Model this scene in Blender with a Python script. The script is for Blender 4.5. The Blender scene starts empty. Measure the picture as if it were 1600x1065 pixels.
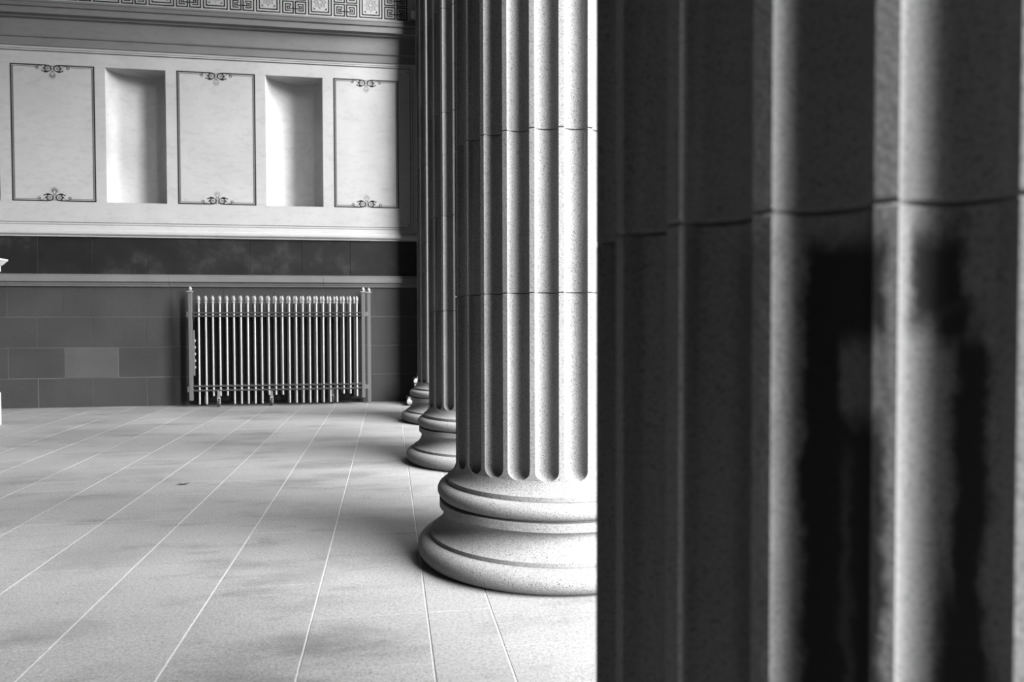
import bpy, bmesh, math, random
from mathutils import Matrix, Vector
random.seed(7)
PI = math.pi
SC = bpy.context.scene
COL = SC.collection

# ------------------------------------------------------------------ camera
F_PX, YAW, PITCH, ROLL, EYE = 1184.8, math.radians(9.1874), math.radians(1.4722), math.radians(-0.1587), 1.4
cam_d = bpy.data.cameras.new('camera')
cam = bpy.data.objects.new('camera', cam_d); COL.objects.link(cam)
fw = Vector((math.sin(YAW)*math.cos(PITCH), math.cos(YAW)*math.cos(PITCH), -math.sin(PITCH)))
r0 = Vector((math.cos(YAW), -math.sin(YAW), 0)); u0 = r0.cross(fw)
rt = r0*math.cos(ROLL)+u0*math.sin(ROLL); up = u0*math.cos(ROLL)-r0*math.sin(ROLL)
M = Matrix((rt, up, -fw)).transposed().to_4x4(); M.translation = (0, 0, EYE)
cam.matrix_world = M
cam_d.sensor_fit = 'HORIZONTAL'; cam_d.sensor_width = 36; cam_d.lens = F_PX/1600*36
cam_d.clip_start = .05; cam_d.clip_end = 300
cam_d.dof.use_dof = True; cam_d.dof.focus_distance = 5.5; cam_d.dof.aperture_fstop = 2.6
SC.camera = cam

# ------------------------------------------------------------------ light
SKY, SUN, EXPO = 3.6, 30.5, 0.0
w = bpy.data.worlds.new('overcast_sky'); SC.world = w; w.use_nodes = True
bg = w.node_tree.nodes['Background']; bg.inputs['Color'].default_value = (1, 1, 1, 1); bg.inputs['Strength'].default_value = SKY
sd = bpy.data.lights.new('veiled_sun', 'SUN'); sd.energy = SUN; sd.angle = math.radians(46)
sun = bpy.data.objects.new('veiled_sun', sd); COL.objects.link(sun)
sun_dir = Vector((0.66, -0.55, 0.47)).normalized()           # from the scene towards the veiled sun
sun.rotation_euler = sun_dir.to_track_quat('Z', 'Y').to_euler(); sun.location = sun_dir*40
SC.view_settings.view_transform = 'Standard'; SC.view_settings.look = 'None'
SC.view_settings.exposure = EXPO; SC.view_settings.gamma = 1; SC.view_settings.use_curve_mapping = False

# ------------------------------------------------------------------ materials
class NT:
    def __init__(s, name, rough=.8, spec=.25):
        s.m = bpy.data.materials.new(name); s.m.use_nodes = True
        s.t = s.m.node_tree; s.b = s.t.nodes['Principled BSDF']
        s.b.inputs['Roughness'].default_value = rough; s.b.inputs['Specular IOR Level'].default_value = spec
        s.tc = s.t.nodes.new('ShaderNodeTexCoord'); s.geo = s.t.nodes.new('ShaderNodeNewGeometry')
        s.pos = s.tc.outputs['Object']
    def l(s, a, b): s.t.links.new(a, b)
    def noise(s, scale, detail=3, rough=.6, stretch=None, pos=None):
        n = s.t.nodes.new('ShaderNodeTexNoise'); n.inputs['Scale'].default_value = scale
        n.inputs['Detail'].default_value = detail; n.inputs['Roughness'].default_value = rough
        p = pos or s.pos
        if stretch:
            mp = s.t.nodes.new('ShaderNodeMapping'); mp.inputs['Scale'].default_value = stretch; s.l(p, mp.inputs['Vector']); p = mp.outputs[0]
        s.l(p, n.inputs['Vector']); return n.outputs['Fac']
    def ramp(s, x, stops):
        r = s.t.nodes.new('ShaderNodeValToRGB'); e = r.color_ramp.elements
        while len(e) < len(stops): e.new(.5)
        for k, (p, v) in zip(e, stops): k.position = p; k.color = (v, v, v, 1)
        s.l(x, r.inputs[0]); return r.outputs[0]
    def math(s, op, a, b=0., c=0., clamp=False):
        n = s.t.nodes.new('ShaderNodeMath'); n.operation = op; n.use_clamp = clamp
        for i, v in enumerate((a, b, c)):
            if isinstance(v, (int, float)): n.inputs[i].default_value = v
            else: s.l(v, n.inputs[i])
        return n.outputs[0]
    def mix(s, f, a, b, mode='MIX'):
        n = s.t.nodes.new('ShaderNodeMix'); n.data_type = 'RGBA'; n.blend_type = mode
        for i, v in ((0, f), (6, a), (7, b)):
            if isinstance(v, (int, float)): n.inputs[i].default_value = v if i == 0 else (v, v, v, 1)
            else: s.l(v, n.inputs[i])
        return n.outputs[2]
    def color(s, c):
        if isinstance(c, (int, float)): s.b.inputs['Base Color'].default_value = (c, c, c, 1)
        else: s.l(c, s.b.inputs['Base Color'])
    def bump(s, h, strength, dist):
        n = s.t.nodes.new('ShaderNodeBump'); n.inputs['Strength'].default_value = strength; n.inputs['Distance'].default_value = dist
        s.l(h, n.inputs['Height']); s.l(n.outputs[0], s.b.inputs['Normal'])
    def sep(s, p=None):
        n = s.t.nodes.new('ShaderNodeSeparateXYZ'); s.l(p or s.pos, n.inputs[0]); return n.outputs
    def blob(s, X, Y, cx, cy, rx, ry, soft=.4):     # 1 inside an ellipse, 0 outside
        a = s.math('DIVIDE', s.math('SUBTRACT', X, cx), rx); b = s.math('DIVIDE', s.math('SUBTRACT', Y, cy), ry)
        d = s.math('SQRT', s.math('ADD', s.math('MULTIPLY', a, a), s.math('MULTIPLY', b, b)))
        n = s.t.nodes.new('ShaderNodeMapRange'); n.interpolation_type = 'SMOOTHSTEP'
        n.inputs[1].default_value = 1+soft; n.inputs[2].default_value = 1-soft; s.l(d, n.inputs[0]); return n.outputs[0]

def granite(name, base, speck, big=.12, rough=.85, scale=1., patches=False, spec=.2, bumpd=.0025):
    s = NT(name, rough, spec)
    big_n = s.ramp(s.noise(1.7*scale, 4), [(.3, base*(1-big)), (.7, base*(1+big))])
    fine = s.ramp(s.noise(200*scale, 2, .7), [(.36, 1-speck), (.47, 1.0), (.55, 1.0), (.68, 1+speck*.3)])
    dots = s.ramp(s.noise(105*scale, 2, .5), [(.28, 1-speck*.8), (.36, 1.0)])
    c = s.mix(1., s.mix(1., big_n, fine, 'MULTIPLY'), dots, 'MULTIPLY')
    h = s.math('ADD', s.noise(90*scale, 3), s.noise(22*scale, 2))
    if patches: c = patches(s, c)
    s.color(c); s.bump(h, .5, bumpd); return s.m

def flute_patches(s, c):
    # black patches in some flutes of the foremost column, placed by angle round the shaft and height
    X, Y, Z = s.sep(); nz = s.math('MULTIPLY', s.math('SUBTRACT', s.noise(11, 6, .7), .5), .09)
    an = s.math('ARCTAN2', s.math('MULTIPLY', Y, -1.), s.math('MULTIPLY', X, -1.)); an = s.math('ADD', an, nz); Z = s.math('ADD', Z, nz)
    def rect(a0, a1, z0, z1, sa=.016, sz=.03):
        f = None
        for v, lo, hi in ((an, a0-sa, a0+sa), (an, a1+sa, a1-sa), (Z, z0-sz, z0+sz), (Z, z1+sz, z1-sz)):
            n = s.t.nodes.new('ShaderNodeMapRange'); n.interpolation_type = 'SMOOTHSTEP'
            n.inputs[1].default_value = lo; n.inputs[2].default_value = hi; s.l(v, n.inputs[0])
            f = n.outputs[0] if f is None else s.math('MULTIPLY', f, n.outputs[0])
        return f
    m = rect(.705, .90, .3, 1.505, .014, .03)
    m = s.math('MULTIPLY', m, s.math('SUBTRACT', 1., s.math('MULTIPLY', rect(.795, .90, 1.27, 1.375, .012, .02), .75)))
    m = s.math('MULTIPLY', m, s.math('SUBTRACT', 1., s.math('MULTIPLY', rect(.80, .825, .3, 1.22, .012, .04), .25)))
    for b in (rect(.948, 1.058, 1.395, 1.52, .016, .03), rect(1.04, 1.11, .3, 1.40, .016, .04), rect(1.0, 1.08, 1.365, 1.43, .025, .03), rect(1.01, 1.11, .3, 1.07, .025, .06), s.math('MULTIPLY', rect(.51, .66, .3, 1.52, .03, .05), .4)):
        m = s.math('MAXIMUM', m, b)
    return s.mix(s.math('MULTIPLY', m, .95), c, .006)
M_col = granite('column_granite', .17, .65)
M_col0 = granite('dark_column_granite', .12, .45, patches=flute_patches)  # same granite in a darker tone, black patches laid over it

def floor_mat():
    s = NT('floor_granite', .75, .25); P = s.geo.outputs['Position']
    oi = s.t.nodes.new('ShaderNodeObjectInfo')
    c = s.ramp(s.noise(1.1, 4, .6, pos=P), [(.3, .152), (.72, .178)])
    c = s.mix(1., c, s.ramp(oi.outputs['Random'], [(0, .9), (1, 1.06)]), 'MULTIPLY')
    c = s.mix(1., c, s.ramp(s.noise(120, 3, .8, pos=P), [(.36, .58), (.49, 1), (.68, 1.18)]), 'MULTIPLY')
    c = s.mix(1., c, s.ramp(s.noise(55, 3, .7, pos=P), [(.36, .80), (.5, 1), (.64, 1.12)]), 'MULTIPLY')
    c = s.mix(1., c, s.ramp(s.noise(1.6, 5, .65, (.55, 1.6, 1), P), [(.32, .70), (.48, 1)]), 'MULTIPLY')
    c = s.mix(1., c, s.ramp(s.noise(4.5, 4, .6, (.5, 1.3, 1), P), [(.30, .8), (.42, 1)]), 'MULTIPLY')
    X, Y, Z = s.sep(P); nz = s.math('MULTIPLY', s.math('SUBTRACT', s.noise(7, 4, pos=P), .5), .5)
    X = s.math('ADD', X, nz); Y = s.math('ADD', Y, nz)
    m = None
    for cx, cy, rx, ry in [(-.45, 4.32, .17, .16), (-.2, 3.4, .3, .1), (-1.75, 4.85, .25, .3), (-2.2, 7.6, .3, .2), (-1.5, 3.7, .2, .15), (-3.6, 10.4, .5, .35), (-4.6, 11.6, .9, .4), (-.3, 7.1, .25, .12), (-2.6, 12, .5, .2)]:
        b = s.blob(X, Y, cx, cy, rx, ry, .7); m = b if m is None else s.math('MAXIMUM', m, b)
    c = s.mix(s.math('MULTIPLY', m, .35), c, .08)
    s.color(c); s.bump(s.noise(110, 3, pos=P), .3, .0015); return s.m
M_floor = floor_mat()

def plaster(name, base, var=.1, rough=.85):
    s = NT(name, rough, .2); P = s.geo.outputs['Position']
    c = s.ramp(s.noise(1.5, 6, .7, (1, 1, .8), P), [(.3, base*(1-var)), (.65, base*(1+var*.4))])
    c = s.mix(1., c, s.ramp(s.noise(9, 5, .7, (.6, 1, 1.6), P), [(.28, .86), (.5, 1)]), 'MULTIPLY')
    s.color(c); s.bump(s.noise(30, 4, pos=P), .25, .002); return s.m
M_plaster = plaster('aged_plaster', .29)
M_niche = plaster('niche_plaster', .34, .16)
M_white = plaster('white_moulding', .30, .05)
M_grey = plaster('grey_architrave', .12, .08)
M_grey2 = plaster('grey_cornice', .125, .08)
M_pier = plaster('white_painted_stone', .30, .04)
M_shell = plaster('dim_plaster', .035, .08)
M_dado = granite('dado_granite', .034, .6, .14, .7)
M_dado_pale = granite('pale_dado_granite', .052, .4, .1, .7)
M_ledge = granite('ledge_granite', .115, .35, .08, .7)
M_darkband = None
def dark_mat():
    s = NT('dark_polished_stone', .5, .3); P = s.geo.outputs['Position']
    c = s.ramp(s.noise(2.2, 6, .7, pos=P), [(.38, .006), (.53, .009), (.70, .024)])
    s.color(c); return s.m
M_dark = dark_mat()
def plain(name, v, rough=.7, spec=.25, metal=0.):
    s = NT(name, rough, spec); s.b.inputs['Metallic'].default_value = metal
    s.color(s.ramp(s.noise(40, 3), [(.3, v*.9), (.7, v*1.08)])); return s.m
M_mortar = plain('pale_mortar', .27)
M_dmortar = plain('wall_mortar', .17)
M_black = plain('dark_paint', .003)
M_line = plain('grey_paint', .06)
M_faint = plain('faint_grey_paint', .17)
M_mosaic = plain('pale_mosaic', .30)
M_ros = plain('rosette_grey', .2)
M_gate = plain('lit_bar_metal', .5, .32, .5, .85)  # front bars lighter than the frame, the light they catch put into the colour
M_frame = plain('grey_gate_paint', .075, .5, .3)
M_rail = plain('shaded_rail_paint', .032, .5, .3)  # same paint as the bars, darkened to give the shade on flat faces
M_shaded_bar = plain('shaded_bar_metal', .018, .6, .2)  # rear bars: shadow behind the front leaf put into a darker colour
M_tip = plain('finial_paint', .18, .5, .3)
M_sheet = plain('added_black_sheet', .008, .7, .1)
M_rubber = plain('dark_rubber', .03, .7)
M_steel = plain('dull_steel', .45, .4, .5, .6)

# ------------------------------------------------------------------ helpers
def link(name, bm, mat, parent=None, smooth=None, loc=None):
    me = bpy.data.meshes.new(name); bmesh.ops.recalc_face_normals(bm, faces=bm.faces); bm.to_mesh(me); bm.free()
    me.materials.append(mat)
    if smooth:
        me.shade_smooth(); me.set_sharp_from_angle(angle=math.radians(smooth))
    return link_me(name, me, parent, loc)
def link_me(name, me, parent=None, loc=None):
    o = bpy.data.objects.new(name, me); COL.objects.link(o)
    if parent: o.parent = parent
    if loc: o.location = loc
    return o
def tag(o, label=None, cat=None, group=None, kind=None):
    for k, v in (('label', label), ('category', cat), ('group', group), ('kind', kind)):
        if v: o[k] = v
    return o
def empty(name, loc, label, cat, group=None):
    o = bpy.data.objects.new(name, None); COL.objects.link(o); o.location = loc; o.empty_display_size = .2
    return tag(o, label, cat, group)
def box(bm, x0, x1, y0, y1, z0, z1, bev=0.):
    r = bmesh.ops.create_cube(bm, size=1, matrix=Matrix.Translation(((x0+x1)/2, (y0+y1)/2, (z0+z1)/2)) @ Matrix.Diagonal((x1-x0, y1-y0, z1-z0, 1)))
    if bev:
        es = list({e for v in r['verts'] for e in v.link_edges}); bmesh.ops.bevel(bm, geom=es, offset=bev, segments=1, affect='EDGES')
def boxed(name, dims, mat, parent=None, bev=0.):
    bm = bmesh.new(); box(bm, *dims, bev); return link(name, bm, mat, parent)
def lathe(bm, prof, n=24, cx=0, cy=0, axis='Z'):
    rings = []
    for r, z in prof:
        ring = []
        for i in range(n):
            a = 2*PI*i/n
            p = (cx+r*math.cos(a), cy+r*math.sin(a), z) if axis == 'Z' else (cx+z, r*math.cos(a), cy+r*math.sin(a))
            ring.append(bm.verts.new(p))
        rings.append(ring)
    for a, b in zip(rings, rings[1:]):
        for i in range(n): bm.faces.new((a[i], a[(i+1) % n], b[(i+1) % n], b[i]))
    bm.faces.new(rings[0]); bm.faces.new(rings[-1])
def mould(name, prof, x0, x1, mat, parent=None, smooth=35):     # profile of (y, z) pairs run along X
    bm = bmesh.new(); A = [bm.verts.new((x0, y, z)) for y, z in prof]; B = [bm.verts.new((x1, y, z)) for y, z in prof]
    n = len(prof)
    for i in range(n): j = (i+1) % n; bm.faces.new((A[i], A[j], B[j], B[i]))
    bm.faces.new(A); bm.faces.new(B); return link(name, bm, mat, parent, smooth)
def rect_loft(bm, x0, x1, y0, y1, prof):                        # profile of (projection, z) mitred round a rectangle
    rings = [[bm.verts.new(p) for p in ((x0-o, y0-o, z), (x1+o, y0-o, z), (x1+o, y1+o, z), (x0-o, y1+o, z))] for o, z in prof]
    for a, b in zip(rings, rings[1:]):
        for i in range(4): bm.faces.new((a[i], a[(i+1) % 4], b[(i+1) % 4], b[i]))
    bm.faces.new(rings[0]); bm.faces.new(rings[-1])
def arc(cx, cz, rx, rz, a0, a1, n):
    return [(cx+rx*math.cos(math.radians(a0+(a1-a0)*i/n)), cz+rz*math.sin(math.radians(a0+(a1-a0)*i/n))) for i in range(n+1)]

# ------------------------------------------------------------------ floor
D = 13.515                                   # distance of the end wall
XL, XR, YF = -7.4, 2.35, -7.0
fl = boxed('floor', (XL, XR, YF, D+.3, -.30, -.0028), M_mortar)
tag(fl, 'pale granite slab floor with light mortar joints running towards the end wall', 'floor', kind='structure')
P0 = .17; PW = .5405; G = .0042
fixed = {0: [3.10, 3.64, 4.14+.9, 5.9], 1: [3.11, 4.15, 5.2, 6.3], 2: [3.57, 4.6, 5.68], 3: [3.5, 4.6, 5.68, 6.5], 4: [4.62, 5.69]}
Y_NEAR = 2.0
def slab(x0, x1, y0, y1):
    z = random.uniform(-.0012, .0008); bm = bmesh.new(); box(bm, x0+G, x1-G, y0+G*.35, y1-G*.35, -.05, z, .0012)
    link('slab', bm, M_floor, fl)
for k in range(14):
    x1 = P0-PW*k; x0 = max(x1-PW, XL)
    ys = [Y_NEAR]+fixed.get(k, []); y = ys[-1]
    if len(ys) == 1: y = Y_NEAR+random.uniform(.2, .9); ys.append(y)
    while y < D-.3:
        y += random.choice((.55, .85, 1.05, 1.05, 1.3)); ys.append(min(y, D))
    if D-ys[-1] > .02: ys.append(D)
    ys[-1] = D
    for a, b in zip(ys, ys[1:]): slab(x0, x1, a, b)
for x0, x1, st in ((P0, .48, 3.64), (.48, 1.45, 3.2), (1.45, XR, 2.9)):
    ys = [Y_NEAR, st]
    while ys[-1] < D-.9: ys.append(ys[-1]+random.uniform(1.15, 1.7))
    ys[-1] = D
    for a, b in zip(ys, ys[1:]): slab(x0, x1, a, b)
bm = bmesh.new(); box(bm, XL, XR, YF, Y_NEAR-.004, -.05, 0); link('slab', bm, M_floor, fl)
st = boxed('trim_1', (XR, XR+.35, YF, D+.3, -.32, -.16), M_ledge); tag(st, 'granite step along the open side beyond the columns', 'step', kind='structure')
gr = boxed('ground', (XR, 60, -50, 60, -.6, -.32), plain('pale_paving', .18)); tag(gr, 'pale paving outside the colonnade', 'ground', kind='structure')

# ------------------------------------------------------------------ end wall
WX0, WX1, TOP = -7.4, .9, 10.4
niches = [(-7.14, -6.205), (-4.598, -3.658), (-2.055, -1.108)]; NZ0, NZ1 = 3.387, 5.60
bm = bmesh.new()
xs = [WX0]+[v for n in niches for v in n]+[WX1]; zs = [2.82, NZ0, NZ1, 6.64]
V = {}
def vv(x, z, y=D):
    k = (round(x, 4), round(z, 4), y)
    if k not in V: V[k] = bm.verts.new((x, y, z))
    return V[k]
for i in range(len(xs)-1):
    for j in range(3):
        if j == 1 and i % 2 == 1: continue
        bm.faces.new((vv(xs[i], zs[j]), vv(xs[i+1], zs[j]), vv(xs[i+1], zs[j+1]), vv(xs[i], zs[j+1])))
wb = link('wall_back', bm, M_plaster); tag(wb, 'plastered end wall with painted panels and tall niches above a granite dado', 'wall', kind='structure')
boxed('backing', (WX0, WX1, D+.006, D+.09, 0, 2.19), M_dmortar, wb)
boxed('backing', (WX0, XR, D+.62, D+.9, 0, TOP), M_shell, wb)
boxed('upper_wall', (WX0, WX1, D, D+.3, 7.16, TOP), M_plaster, wb)
for x0, x1 in niches:
    bm = bmesh.new(); N = 28; cx = (x0+x1)/2; r = (x1-x0)/2; rows = []
    pts = [(cx-r*math.cos(PI*i/N), D+.46*math.sin(PI*i/N)**.9) for i in range(N+1)]
    lo = [bm.verts.new((x, y, NZ0)) for x, y in pts]; hi = [bm.verts.new((x, y, NZ1)) for x, y in pts]
    for i in range(N): bm.faces.new((lo[i], lo[i+1], hi[i+1], hi[i]))
    bm.faces.new(lo); bm.faces.new(hi)
    link('niche', bm, M_niche, wb, 30)

def block(name, x0, x1, z0, z1, y0, y1, mat):
    g = .0032; bm = bmesh.new(); box(bm, x0+g, x1-g, y0, y1, z0+g, z1-g, .0015); return link(name, bm, mat, wb)
rows = [(0, .484, -5.697-1.68), (.484, .988, -6.132-1.69), (.988, 1.495, -5.700-1.68), (1.495, 2.0, -6.132-1.69)]
for ri, (z0, z1, xs0) in enumerate(rows):
    x = xs0
    while x < WX1:
        a, b = max(x, WX0), min(x+.8405, WX1); x += .8405
        if b-a < .05: continue
        pale = ri == 1 and abs(a+5.29) < .06
        yo = random.uniform(-.003, .002)
        block('stone_block', a, b, z0, z1, D+yo, D+.04, M_dado_pale if pale else M_dado)
for a, b in zip([WX0, -6.51, -5.669, -4.831, -3.986, -3.173, -2.344, -1.487, -.666, .17], [-6.51, -5.669, -4.831, -3.986, -3.173, -2.344, -1.487, -.666, .17, WX1]):
    block('dark_slab', a, b, 2.19, 2.83, D+.004, D+.05, M_dark)
lp = [(D+.03, 2.0), (D-.03, 2.0), (D-.035, 2.012), (D-.035, 2.028), (D-.048, 2.034), (D-.052, 2.070), (D-.088, 2.078), (D-.092, 2.165), (D-.075, 2.172), (D-.08, 2.186), (D-.08, 2.198), (D+.03, 2.204)]
t2 = None
for a, b in zip([WX0, -6.14, -3.627, -1.114], [-6.14, -3.627, -1.114, WX1]):
    o = mould('trim_2' if t2 is None else 'ledge_stone', lp, a+.002, b-.002, M_ledge, t2, 25); t2 = t2 or o
tag(t2, 'moulded granite ledge capping the dado below the dark band', 'ledge', kind='structure')
wp = [(D+.02, 2.815), (D-.025, 2.815), (D-.025, 2.838), (D-.048, 2.848), (D-.060, 2.866), (D-.060, 2.905), (D-.050, 2.925), (D-.030, 2.934), (D-.030, 2.950), (D-.018, 2.956), (D-.014, 2.996), (D-.006, 3.0), (D+.02, 3.0)]
t3 = mould('trim_3', wp, WX0, WX1, M_white, None, 25); tag(t3, 'bright white moulding between plaster wall and dark band', 'moulding', kind='structure')
ap = [(D+.02, 5.893), (D-.03, 5.893), (D-.03, 6.024), (D-.048, 6.030), (D-.055, 6.054), (D-.048, 6.060), (D-.048, 6.310), (D-.06, 6.315), (D-.06, 6.332), (D-.072, 6.336), (D-.076, 6.355), (D+.02, 6.365)]
t4 = mould('trim_4', ap, WX0, WX1, M_grey, None, 25); tag(t4, 'two stepped grey bands above the painted panels', 'moulding', kind='structure')
cp = [(D+.02, 6.327), (D-.09, 6.327), (D-.095, 6.350), (D-.16, 6.367), (D-.165, 6.449), (D-.15, 6.455), (D-.15, 6.469), (D-.175, 6.477), (D-.185, 6.517), (D-.17, 6.524), (D-.17, 6.539), (D-.18, 6.545), (D-.16, 6.582), (D+.02, 6.602)]
t5 = mould('trim_5', cp, WX0, WX1, M_grey2, None, 25); tag(t5, 'projecting grey cornice below the key pattern frieze', 'cornice', kind='structure')
bd = mould('trim_6', [(D+.01, 5.822), (D-.012, 5.826), (D-.012, 5.893), (D+.01, 5.893)], WX0, WX1, M_plaster); tag(bd, 'pale flat band edged by a thin dark line above panels', 'moulding', kind='structure')

# painted lines, panels and scrolls (flat paint, a millimetre proud)
YP = D-.0015
def strip(bm, x0, x1, z0, z1, y=YP): box(bm, x0, x1, y, y+.004, z0, z1)
def ribbon(bm, pts, wd, y=YP, taper=None):
    n = len(pts); L, R_ = [], []
    for i, (x, z) in enumerate(pts):
        a = pts[max(i-1, 0)]; b = pts[min(i+1, n-1)]; dx, dz = b[0]-a[0], b[1]-a[1]; d = math.hypot(dx, dz) or 1
        h = wd/2*(taper(i/(n-1)) if taper else 1)
        L.append(bm.verts.new((x-dz/d*h, y, z+dx/d*h))); R_.append(bm.verts.new((x+dz/d*h, y, z-dx/d*h)))
    for i in range(n-1): bm.faces.new((L[i], L[i+1], R_[i+1], R_[i]))
bm = bmesh.new()
for z, h in ((5.810, .012), (5.846, .008)): strip(bm, WX0, .39, z, z+h, D-.014 if z > 5.82 else YP)
for z, h in ((3.046, .010), (3.012, .006)): strip(bm, WX0, .39, z, z+h)
strip(bm, .382, .394, 3.046, 5.82); strip(bm, .425, .433, 3.02, 5.84)
for z in (5.76, 3.10):
    strip(bm, .34, .365, z-.012, z+.012)
link('painted_border', bm, M_line, wb)
def spiral(cx, cz, r0, r1, a0, turns, sx, sz, n=40):
    return [(cx+sx*(r0+(r1-r0)*i/n)*math.cos(a0+turns*2*PI*i/n), cz+sz*(r0+(r1-r0)*i/n)*math.sin(a0+turns*2*PI*i/n)) for i in range(n+1)]
def scroll(x, z, s, parent):            # s = +1 hangs from the top line, -1 stands on the bottom line
    bm = bmesh.new(); q = -s; fat = lambda t: .5+1.1*math.sin(PI*min(1, t*1.15))
    for sx in (1, -1):
        ribbon(bm, spiral(x+sx*.072, z+q*.050, .048, .046, PI*.62, .90, sx, q), .017, taper=lambda t: .7+.6*math.sin(PI*t))          # big C
        ribbon(bm, spiral(x+sx*.074, z+q*.054, .026, .006, PI*.2, -1.2, sx, q, 30), .009)                                            # inner curl
        ribbon(bm, spiral(x+sx*.236, z+q*.036, .027, .009, -PI*.62, -1.3, sx, q), .010)                                              # outer curl
        ribbon(bm, [(x+sx*(.12+.10*t), z+q*(.052-.046*math.sin(t*PI*.5))) for t in [i/12 for i in range(13)]], .006)
        ribbon(bm, [(x+sx*(.05+.11*t), z+q*(.092+.012*math.sin(PI*t)-.004*t)) for t in [i/12 for i in range(13)]], .020, taper=fat)   # leaf
        ribbon(bm, [(x+sx*(.145+.022*t), z+q*(.092-.012*math.sin(PI*t)+.01*t)) for t in [i/6 for i in range(7)]], .013, taper=fat)
        ribbon(bm, [(x+sx*(.118+.03*t), z+q*(.07-.03*t)) for t in [i/6 for i in range(7)]], .009, taper=fat)
        ribbon(bm, [(x+sx*(.005+.020*t), z+q*(.024-.026*t)) for t in [i/4 for i in range(5)]], .010)
        ribbon(bm, [(x+sx*(.022-.014*math.sin(PI*t)), z+q*(.03+.055*t)) for t in [i/8 for i in range(9)]], .006)
    ribbon(bm, spiral(x, z+q*.112, .019, .019, PI*.72, .80, 1, q), .010)
    link('painted_scroll', bm, M_black, parent)
    bm = bmesh.new()
    for i in range(-5, 6):
        a = i*PI/8.2; L = .075-.0045*abs(i); px, pz = x, z+q*.150
        ribbon(bm, [(px+r*math.sin(a), pz+q*r*math.cos(a)) for r in [.016+(L-.016)*t for t in (0, .3, .6, .85, 1)]], .0075, taper=lambda t: .5+.9*math.sin(PI*min(t+.1, 1)))
    link('painted_palmette', bm, M_line if x < -4 else M_faint, parent)
for x0, x1 in ((-6.034, -4.76), (-3.485, -2.222), (-.926, .182)):
    bm = bmesh.new(); z0, z1 = 3.388, 5.605; cx = (x0+x1)/2
    for zz in (z0, z1-.02):
        strip(bm, x0, cx-.09, zz, zz+.02); strip(bm, cx+.09, x1, zz, zz+.02)
    strip(bm, x0, x0+.022, z0, z1); strip(bm, x1-.022, x1, z0, z1)
    fr = link('painted_frame', bm, M_black, wb)
    bm = bmesh.new()
    for zz in (z0+.032, z1-.042):
        strip(bm, x0+.045, cx-.24, zz, zz+.01); strip(bm, cx+.24, x1-.045, zz, zz+.01)
    for xx in (x0+.028, x1-.046): strip(bm, xx, xx+.018, z0+.03, z1-.03)
    link('inner_line', bm, M_line, fr)
    scroll(cx, z1-.012, 1, fr); scroll(cx, z0+.012, -1, fr)

# key pattern frieze
fg = boxed('frieze', (WX0, WX1, D-.02, D+.3, 6.62, 7.16), M_mosaic, wb); YK = D-.023
def key_unit(bm, x, z, s, h, side):
    t = .020; k = lambda a, b, c, d: box(bm, a, b, YK, YK+.006, c, d)
    def ring(a, b, c, d, q): k(a, b, c, c+q); k(a, b, d-q, d); k(a, a+q, c+q, d-q); k(b-q, b, c+q, d-q)
    ring(x, x+s, z, z+h, t)
    i0 = .044; a, b = (x+i0, x+s-i0); m = z+h/2
    k(a, b, z+i0, z+i0+.018); k(a, b, z+h-i0-.018, z+h-i0)                      # inner spiral turn
    if side > 0: k(a, a+.018, z+i0+.018, z+h-i0-.018); k(b-.018, b, m+.02, z+h-i0-.018)
    else: k(b-.018, b, z+i0+.018, z+h-i0-.018); k(a, a+.018, m+.02, z+h-i0-.018)
    c = x+s/2+(.006 if side > 0 else -.006); ring(c-.027, c+.027, m-.030, m+.024, .017)
    b0 = m-.030
    if side > 0: k(c+.027, x+s-t, b0, b0+.018); k(x+s, x+s+.018, b0, b0+.018)
    else: k(x+t, c-.027, b0, b0+.018)
for i in range(18):
    xr = .348-.4275*i; xl = xr-.398; bm = bmesh.new()
    if i % 2 == 0:
        for jz in (6.655, 6.885):
            key_unit(bm, xl, jz, .190, .215, 1); key_unit(bm, xl+.208, jz, .190, .215, -1)
        link('key_panel', bm, M_black, wb)
    else:
        for o, t in ((0, .019), (.045, .019)):
            a, b, c, d = xl+o, xr-o, 6.655+o, 7.10-o
            for q in ((a, b, c, c+t), (a, b, d-t, d), (a, a+t, c+t, d-t), (b-t, b, c+t, d-t)): box(bm, q[0], q[1], YK, YK+.006, q[2], q[3])
        for sx in (1, -1):
            for sz in (1, -1):
                px, pz = (xl+xr)/2+sx*.108, 6.8775+sz*.13
                vs = [bm.verts.new((px+sx*a, YK, pz+sz*b)) for a, b in ((0, 0), (0, -.035), (-.035, 0))]; bm.faces.new(vs)
        ro = link('rosette_panel', bm, M_black, wb)
        bm = bmesh.new(); cx, cz = (xl+xr)/2, 6.8775
        ribbon(bm, spiral(cx, cz, .034, .034, 0, 1, 1, 1), .008, YK); ribbon(bm, spiral(cx, cz, .085, .085, 0, 1, 1, 1), .004, YK)
        for q in range(8):
            a = q*PI/4; ribbon(bm, spiral(cx+.066*math.cos(a), cz+.066*math.sin(a), .024, .024, 0, 1, 1, 1, 12), .008, YK)
            ribbon(bm, [(cx+.09*math.cos(a), cz+.09*math.sin(a)), (cx+.105*math.cos(a), cz+.105*math.sin(a)), (cx+.12*math.cos(a), cz+.12*math.sin(a))], .02, YK)
        link('rosette', bm, M_ros, ro)

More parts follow.
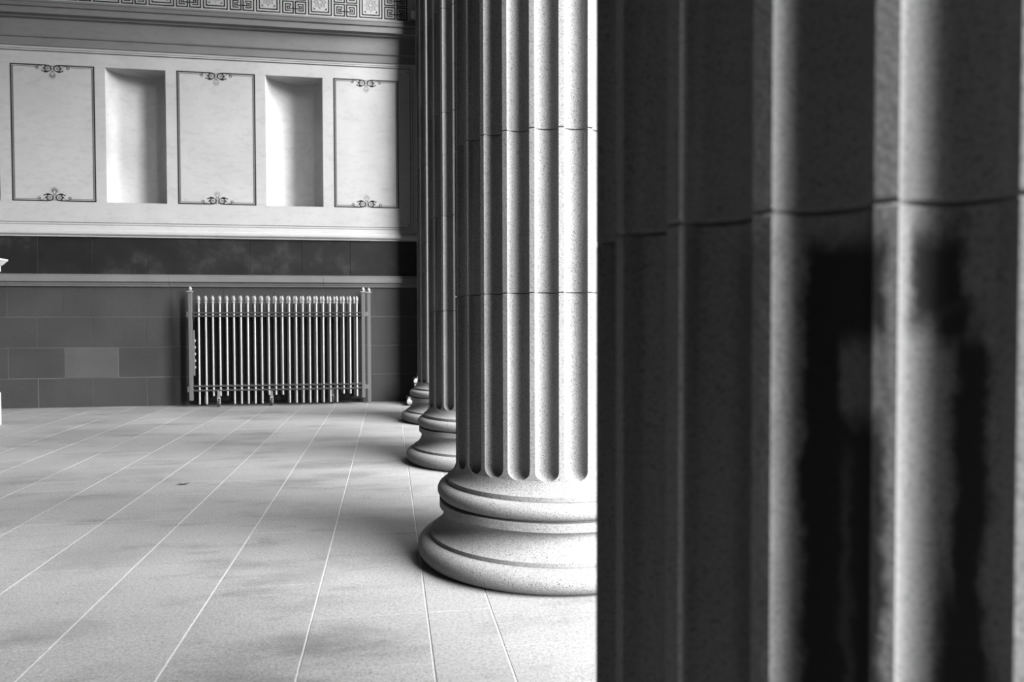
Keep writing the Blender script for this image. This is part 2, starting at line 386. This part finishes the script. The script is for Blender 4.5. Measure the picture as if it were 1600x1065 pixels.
# engaged pier closing the end wall behind the last column
ax0, ax1, ay = .51, 1.46, D-.58
base_prof = [(0.0, 0.0), (.17, 0.0)]+arc(.160, .068, .068, .066, -85, 85, 12)+[(.151, .137), (.151, .156), (.13, .170), (.10, .195), (.082, .225), (.072, .262), (.082, .288), (.097, .300), (.097, .343), (.075, .348)]+arc(.060, .397, .049, .048, -80, 80, 10)+[(.05, .449), (.05, .473), (.022, .495), (.006, .52), (0, .55)]
bm = bmesh.new(); rect_loft(bm, ax0, ax1, ay, D+.3, base_prof); pr = link('wall_right', bm, M_col, None, 40)
tag(pr, 'square granite wall pier with moulded foot at the right end of the end wall', 'pier', kind='structure')
z = .55
for zz in (1.5, 2.42, 3.4, 4.38, 5.35, 6.3, 7.3, 8.3, 9.3):
    boxed('pier_stone', (ax0, ax1, ay, D+.3, z+.002, zz-.002), M_col, pr, .004); z = zz
boxed('pier_cap', (ax0-.1, ax1+.1, ay-.1, D+.3, 9.3, 9.5), M_col, pr, .02)

# ------------------------------------------------------------------ room shell out of view
tag(boxed('wall_left', (XL-.3, XL, YF, D+.3, 0, TOP), M_shell), 'dim inner wall on the left side of the portico', 'wall', kind='structure')
tag(boxed('wall_front', (XL-.3, XR, YF-.3, YF, 0, TOP), M_shell), 'dim wall closing the portico behind', 'wall', kind='structure')
tag(boxed('ceiling', (XL-.3, XR, YF-.3, D+.9, TOP, TOP+.4), M_shell), 'dim ceiling over the portico', 'ceiling', kind='structure')
tag(boxed('trim_7', (.35, 1.65, YF, D+.3, 9.5, TOP), M_shell), 'stone beam carried by the columns', 'beam', kind='structure')

# ------------------------------------------------------------------ fluted columns
CX, CY, CS, CR, PH, FW = .98753, 4.50865, 3.17447, .5975, .3755, .0235
NF, SEG = 24, 12
FB = .548; FWID = (2*PI/NF/2-FW)*CR       # half width of a flute
def shaft_ring(bm, z, scale, rr, full):
    vs = []
    for k in range(NF):
        a0 = PI+PH+2*PI*k/NF; half = PI/NF; hw = (half-FW)*max(scale, .40); c = a0+half
        vs.append((a0-FW, rr)); vs.append((a0+FW, rr))
        for i in range(SEG+1):
            t = math.sin((-1+2*i/SEG)*PI/2)
            vs.append((c+t*hw*(.9995), rr-math.sqrt(max(0, 1-t*t))*.056*scale))
    return [bm.verts.new((r*math.cos(a), r*math.sin(a), z)) for a, r in vs]
def drum(z0, z1, bottom=False):
    bm = bmesh.new(); g = .0025; rings = []
    if bottom:
        for r, z in [(.650, .449), (.650, .473), (.640, .480), (.625, .492), (.612, .510), (.603, .530)]: rings.append(shaft_ring(bm, z, 0, r, 0))
        rings.append(shaft_ring(bm, FB-.001, 0, CR, 0))
        for i in range(1, 13):
            u = 1-(i/12)**1.6; sc = (1-u**2.5)**(1/2.3); rings.append(shaft_ring(bm, FB+FWID*.9*(1-u), sc, CR, 0))
    else:
        rings.append(shaft_ring(bm, z0+g*.3, 1, CR-.007, 1)); rings.append(shaft_ring(bm, z0+g+.003, 1, CR, 1))
    rings.append(shaft_ring(bm, z1-g-.003, 1, CR, 1)); rings.append(shaft_ring(bm, z1-g*.3, 1, CR-.007, 1))
    n = len(rings[0])
    for a, b in zip(rings, rings[1:]):
        for i in range(n): bm.faces.new((a[i], a[(i+1) % n], b[(i+1) % n], b[i]))
    bm.faces.new(rings[0]); bm.faces.new(rings[-1])
    bmesh.ops.remove_doubles(bm, verts=bm.verts, dist=.00002)
    return bm
def column(i, joints, label, mats):
    y = CY+CS*i
    root = empty('fluted_column', (CX, y, 0), label, 'column', 'row of fluted granite columns'); root['kind'] = 'thing'
    bm = bmesh.new(); lathe(bm, [(.70, 0), (.775, 0)]+arc(.760, .068, .068, .066, -85, 85, 14)+[(.751, .1345)], 128); link('lower_torus', bm, M_col, root, 40)
    bm = bmesh.new(); lathe(bm, [(.70, .130), (.751, .136), (.751, .157), (.736, .166), (.712, .183), (.692, .206), (.677, .235), (.671, .262), (.676, .280), (.688, .294), (.697, .300), (.697, .342), (.685, .3445)], 128); link('scotia', bm, M_col, root, 30)
    bm = bmesh.new(); lathe(bm, [(.60, .340), (.67, .348)]+arc(.660, .399, .049, .047, -82, 82, 12)+[(.652, .447)], 128); link('upper_torus', bm, M_col, root, 40)
    z = .449
    for q, zz in enumerate(joints):
        link('drum', drum(z, zz, q == 0), mats[min(q, 1)], root, 32); z = zz
    bm = bmesh.new(); lathe(bm, [(CR, z), (CR+.03, z+.02), (CR+.05, z+.06), (CR+.02, z+.1), (CR+.12, z+.2), (CR+.16, z+.3)], 64); link('capital', bm, M_col, root, 40)
    boxed('abacus', (-.72, .72, -.72, .72, z+.3, 9.5), M_col, root, .02)
    return root
column(0, [1.551, 2.421, 3.40, 4.39, 5.4, 6.4, 7.4, 8.4, 9.1], 'pale fluted column, first beyond the dark one, bright along its right side', (M_col, M_col))
column(-1, [1.549, 2.45, 3.42, 4.4, 5.4, 6.4, 7.4, 8.4, 9.1], 'nearest column, huge and dark with black patches in its flutes', (M_col0, M_col0))
column(1, [1.504, 2.414, 3.40, 4.387, 5.4, 6.4, 7.4, 8.4, 9.1], 'fluted column half hidden behind the pale one, second from the end wall', (M_col, M_col))
column(2, [2.09, 2.487, 3.55, 4.39, 5.4, 6.4, 7.4, 8.4, 9.1], 'slim-looking farthest fluted column, closest to the end wall', (M_col, M_col))
c5 = column(-2, [1.5, 2.5, 3.5, 4.5, 5.5, 6.4, 7.4, 8.4, 9.1], 'unseen next fluted column of the row, added to shade the dark one', (M_col, M_col)); c5['kind'] = 'structure'  # unseen column, kept for the shade it casts on the nearest one

# ------------------------------------------------------------------ white pier at the left edge
pd = empty('pedestal', (-5.62, 11.09, 0), 'tall white moulded pedestal cut off by the left edge of the frame', 'pedestal')
bm = bmesh.new(); rect_loft(bm, -.33, .33, -.33, .33, [(0, 0), (0, .44), (-.012, .455), (-.035, .47), (-.06, .475)]); link('plinth', bm, M_pier, pd)
bm = bmesh.new(); rect_loft(bm, -.25, .25, -.25, .25, [(0, .475), (0, 2.06)]); link('shaft', bm, M_pier, pd)
bm = bmesh.new(); rect_loft(bm, -.25, .25, -.25, .25, [(0, 2.06), (.03, 2.065), (.05, 2.075), (.09, 2.10), (.10, 2.105), (.10, 2.18), (.115, 2.19), (.155, 2.245), (.165, 2.255), (.165, 2.275), (.12, 2.285)]); link('cap', bm, M_pier, pd)

# ------------------------------------------------------------------ iron gate on castors
def me_of(bm, name, mat, smooth=40):
    me = bpy.data.meshes.new(name); bmesh.ops.recalc_face_normals(bm, faces=bm.faces); bm.to_mesh(me); bm.free(); me.materials.append(mat)
    me.shade_smooth(); me.set_sharp_from_angle(angle=math.radians(smooth)); return me
def bar_me(z0, m):
    bm = bmesh.new(); lathe(bm, [(.0155, z0), (.0155, 1.72)], 12); return me_of(bm, 'bar', m)
FRONT = {'L': bar_me(.045, M_gate), 'S': bar_me(.185, M_gate), 'M': bar_me(.14, M_gate)}
REAR = {k: bar_me(z, M_shaded_bar) for k, z in (('L', .045), ('S', .185), ('M', .14))}
bm = bmesh.new(); lathe(bm, [(.014, 1.715), (.026, 1.717), (.029, 1.725), (.026, 1.733), (.017, 1.737), (.017, 1.745), (.024, 1.757), (.0275, 1.775), (.025, 1.80), (.017, 1.825), (.004, 1.842)], 14); ME_F = me_of(bm, 'finial', M_tip)
bm = bmesh.new(); box(bm, -.028, .028, -.028, .028, .11, 1.905, .003); ME_P = me_of(bm, 'post', M_frame, 20)
bm = bmesh.new(); box(bm, -.028, .028, -.028, .028, .0, 1.905, .003); ME_PL = me_of(bm, 'post', M_frame, 20)
bm = bmesh.new(); box(bm, -.042, .042, -.042, .042, 1.9, 1.918, .003); lathe(bm, [(.02, 1.918), (.02, 1.925), (.031, 1.94), (.030, 1.958), (.016, 1.98), (.003, 1.992)], 14); ME_PF = me_of(bm, 'post_finial', M_tip)
def gate_leaf(y, posts, bars, lens, casters, label, long_right):
    g = empty('gate_leaf', ((posts[0]+posts[1])/2, y, 0), label, 'gate', 'iron gate leaves stored against the end wall'); gx = g.location.x
    for q, px in enumerate(posts):
        p = link_me('post', ME_PL if (q == 1 and long_right) else ME_P, g, (px-gx, 0, 0)); link_me('post_finial', ME_PF, p)
    for rz in (1.545, 1.491-.0, .333, .262):
        bm = bmesh.new(); box(bm, posts[0]-gx+.028, posts[1]-gx-.028, -.021, .021, rz+.0, rz+.022, .002); link('rail', bm, M_rail, g)
    for bx, ln in zip(bars, lens):
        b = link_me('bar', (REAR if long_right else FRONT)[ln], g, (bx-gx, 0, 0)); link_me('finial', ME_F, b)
    for cx_, cy_ in casters:
        k = empty('caster', (cx_-gx, cy_, 0), None, None); k.parent = g
        bm = bmesh.new(); box(bm, -.022, .022, -.022, .022, .175, .275, .003); box(bm, -.032, .032, -.03, .03, .160, .176, .002)
        lathe(bm, [(.026, .146), (.026, .160)], 14); link('caster_stem', bm, M_frame, k)
        bm = bmesh.new()
        for s in (-1, 1): box(bm, s*.021-.003, s*.021+.003, -.028, .028, .045, .148, .002)
        box(bm, -.024, .024, -.028, .028, .140, .150, .002); link('fork', bm, M_steel, k)
        bm = bmesh.new(); lathe(bm, [(.008, -.016), (.055, -.016), (.062, -.010), (.062, .010), (.055, .016), (.008, .016)], 20, 0, .062, 'X'); link('wheel', bm, M_rubber, k, 40)
        bm = bmesh.new(); lathe(bm, [(.004, -.028), (.016, -.027), (.016, .027), (.004, .028)], 12, 0, .062, 'X'); link('hub', bm, M_steel, k, 40)
        k.rotation_euler.z = .35
    return g
B0, BP = -3.098, .1109
bars = [B0+BP*i for i in range(24)]
lens = 'LLSSSLLLLLSSSLLLLLLLLSSM'
g1 = gate_leaf(13.16, (-3.226, -.438), bars, lens, [(-2.80, 0), (-1.96, .02)], 'front iron gate leaf with spear-tipped bars, on castors before the dado', False)
bars2 = [b-.055 for b in bars]
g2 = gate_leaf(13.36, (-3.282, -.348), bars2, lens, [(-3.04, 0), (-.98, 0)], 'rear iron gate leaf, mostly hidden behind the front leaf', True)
bm = bmesh.new(); box(bm, -1.40, 1.41, .03, .036, .075, 1.50); link('added_sheet', bm, M_sheet, g2)  # black sheet added to make the dark behind the bars
gx = g1.location.x
bm = bmesh.new()
box(bm, -3.196-gx, -3.165-gx, -.02, .02, .52, 1.27, .003)
lk = link('lock_plate', bm, M_frame, g1)
for q in range(5):
    bm = bmesh.new(); box(bm, -3.168-gx, -3.150-gx, -.018, .018, .64+q*.11, .68+q*.11, .004); link('lock_tooth', bm, M_gate, g1)
for zz in (.295, 1.53):
    bm = bmesh.new(); box(bm, -3.285-gx, -3.25-gx, -.02, .02, zz-.045, zz+.045, .004); link('hinge', bm, M_frame, g1)
    bm = bmesh.new(); box(bm, .028-.440-gx, -.36-gx, .0, .035, zz-.035, zz+.035, .004); link('hinge', bm, M_frame, g1)

# small fixture high on the wall beside the last column
bm = bmesh.new(); box(bm, .415, .505, D-.12, D, 6.655, 6.80, .02)
wl = link('wall_box', bm, plain('pale_metal_box', .5, .5), None, 40)
bm = bmesh.new(); box(bm, .40, .52, D-.012, D+.02, 6.64, 6.82, .004); link('back_plate', bm, M_grey2, wl)
tag(wl, 'small pale box fixed high on the end wall beside the columns', 'box')

# a dead leaf on the slabs
bm = bmesh.new(); n = 7; c0 = bm.verts.new((0, 0, .004)); L = []
for i in range(14):
    a = 2*PI*i/14; r = .045*(1+.25*math.cos(2*a))*(1 if i % 2 else .78)
    L.append(bm.verts.new((r*math.cos(a), .7*r*math.sin(a), .006+.012*abs(math.cos(a)))))
for i in range(14): bm.faces.new((c0, L[i], L[(i+1) % 14]))
lf = link('dead_leaf', bm, plain('dry_leaf', .05), None, None, (-1.76, 6.88, 0))
tag(lf, 'small curled dark leaf lying on the open floor slabs', 'leaf')
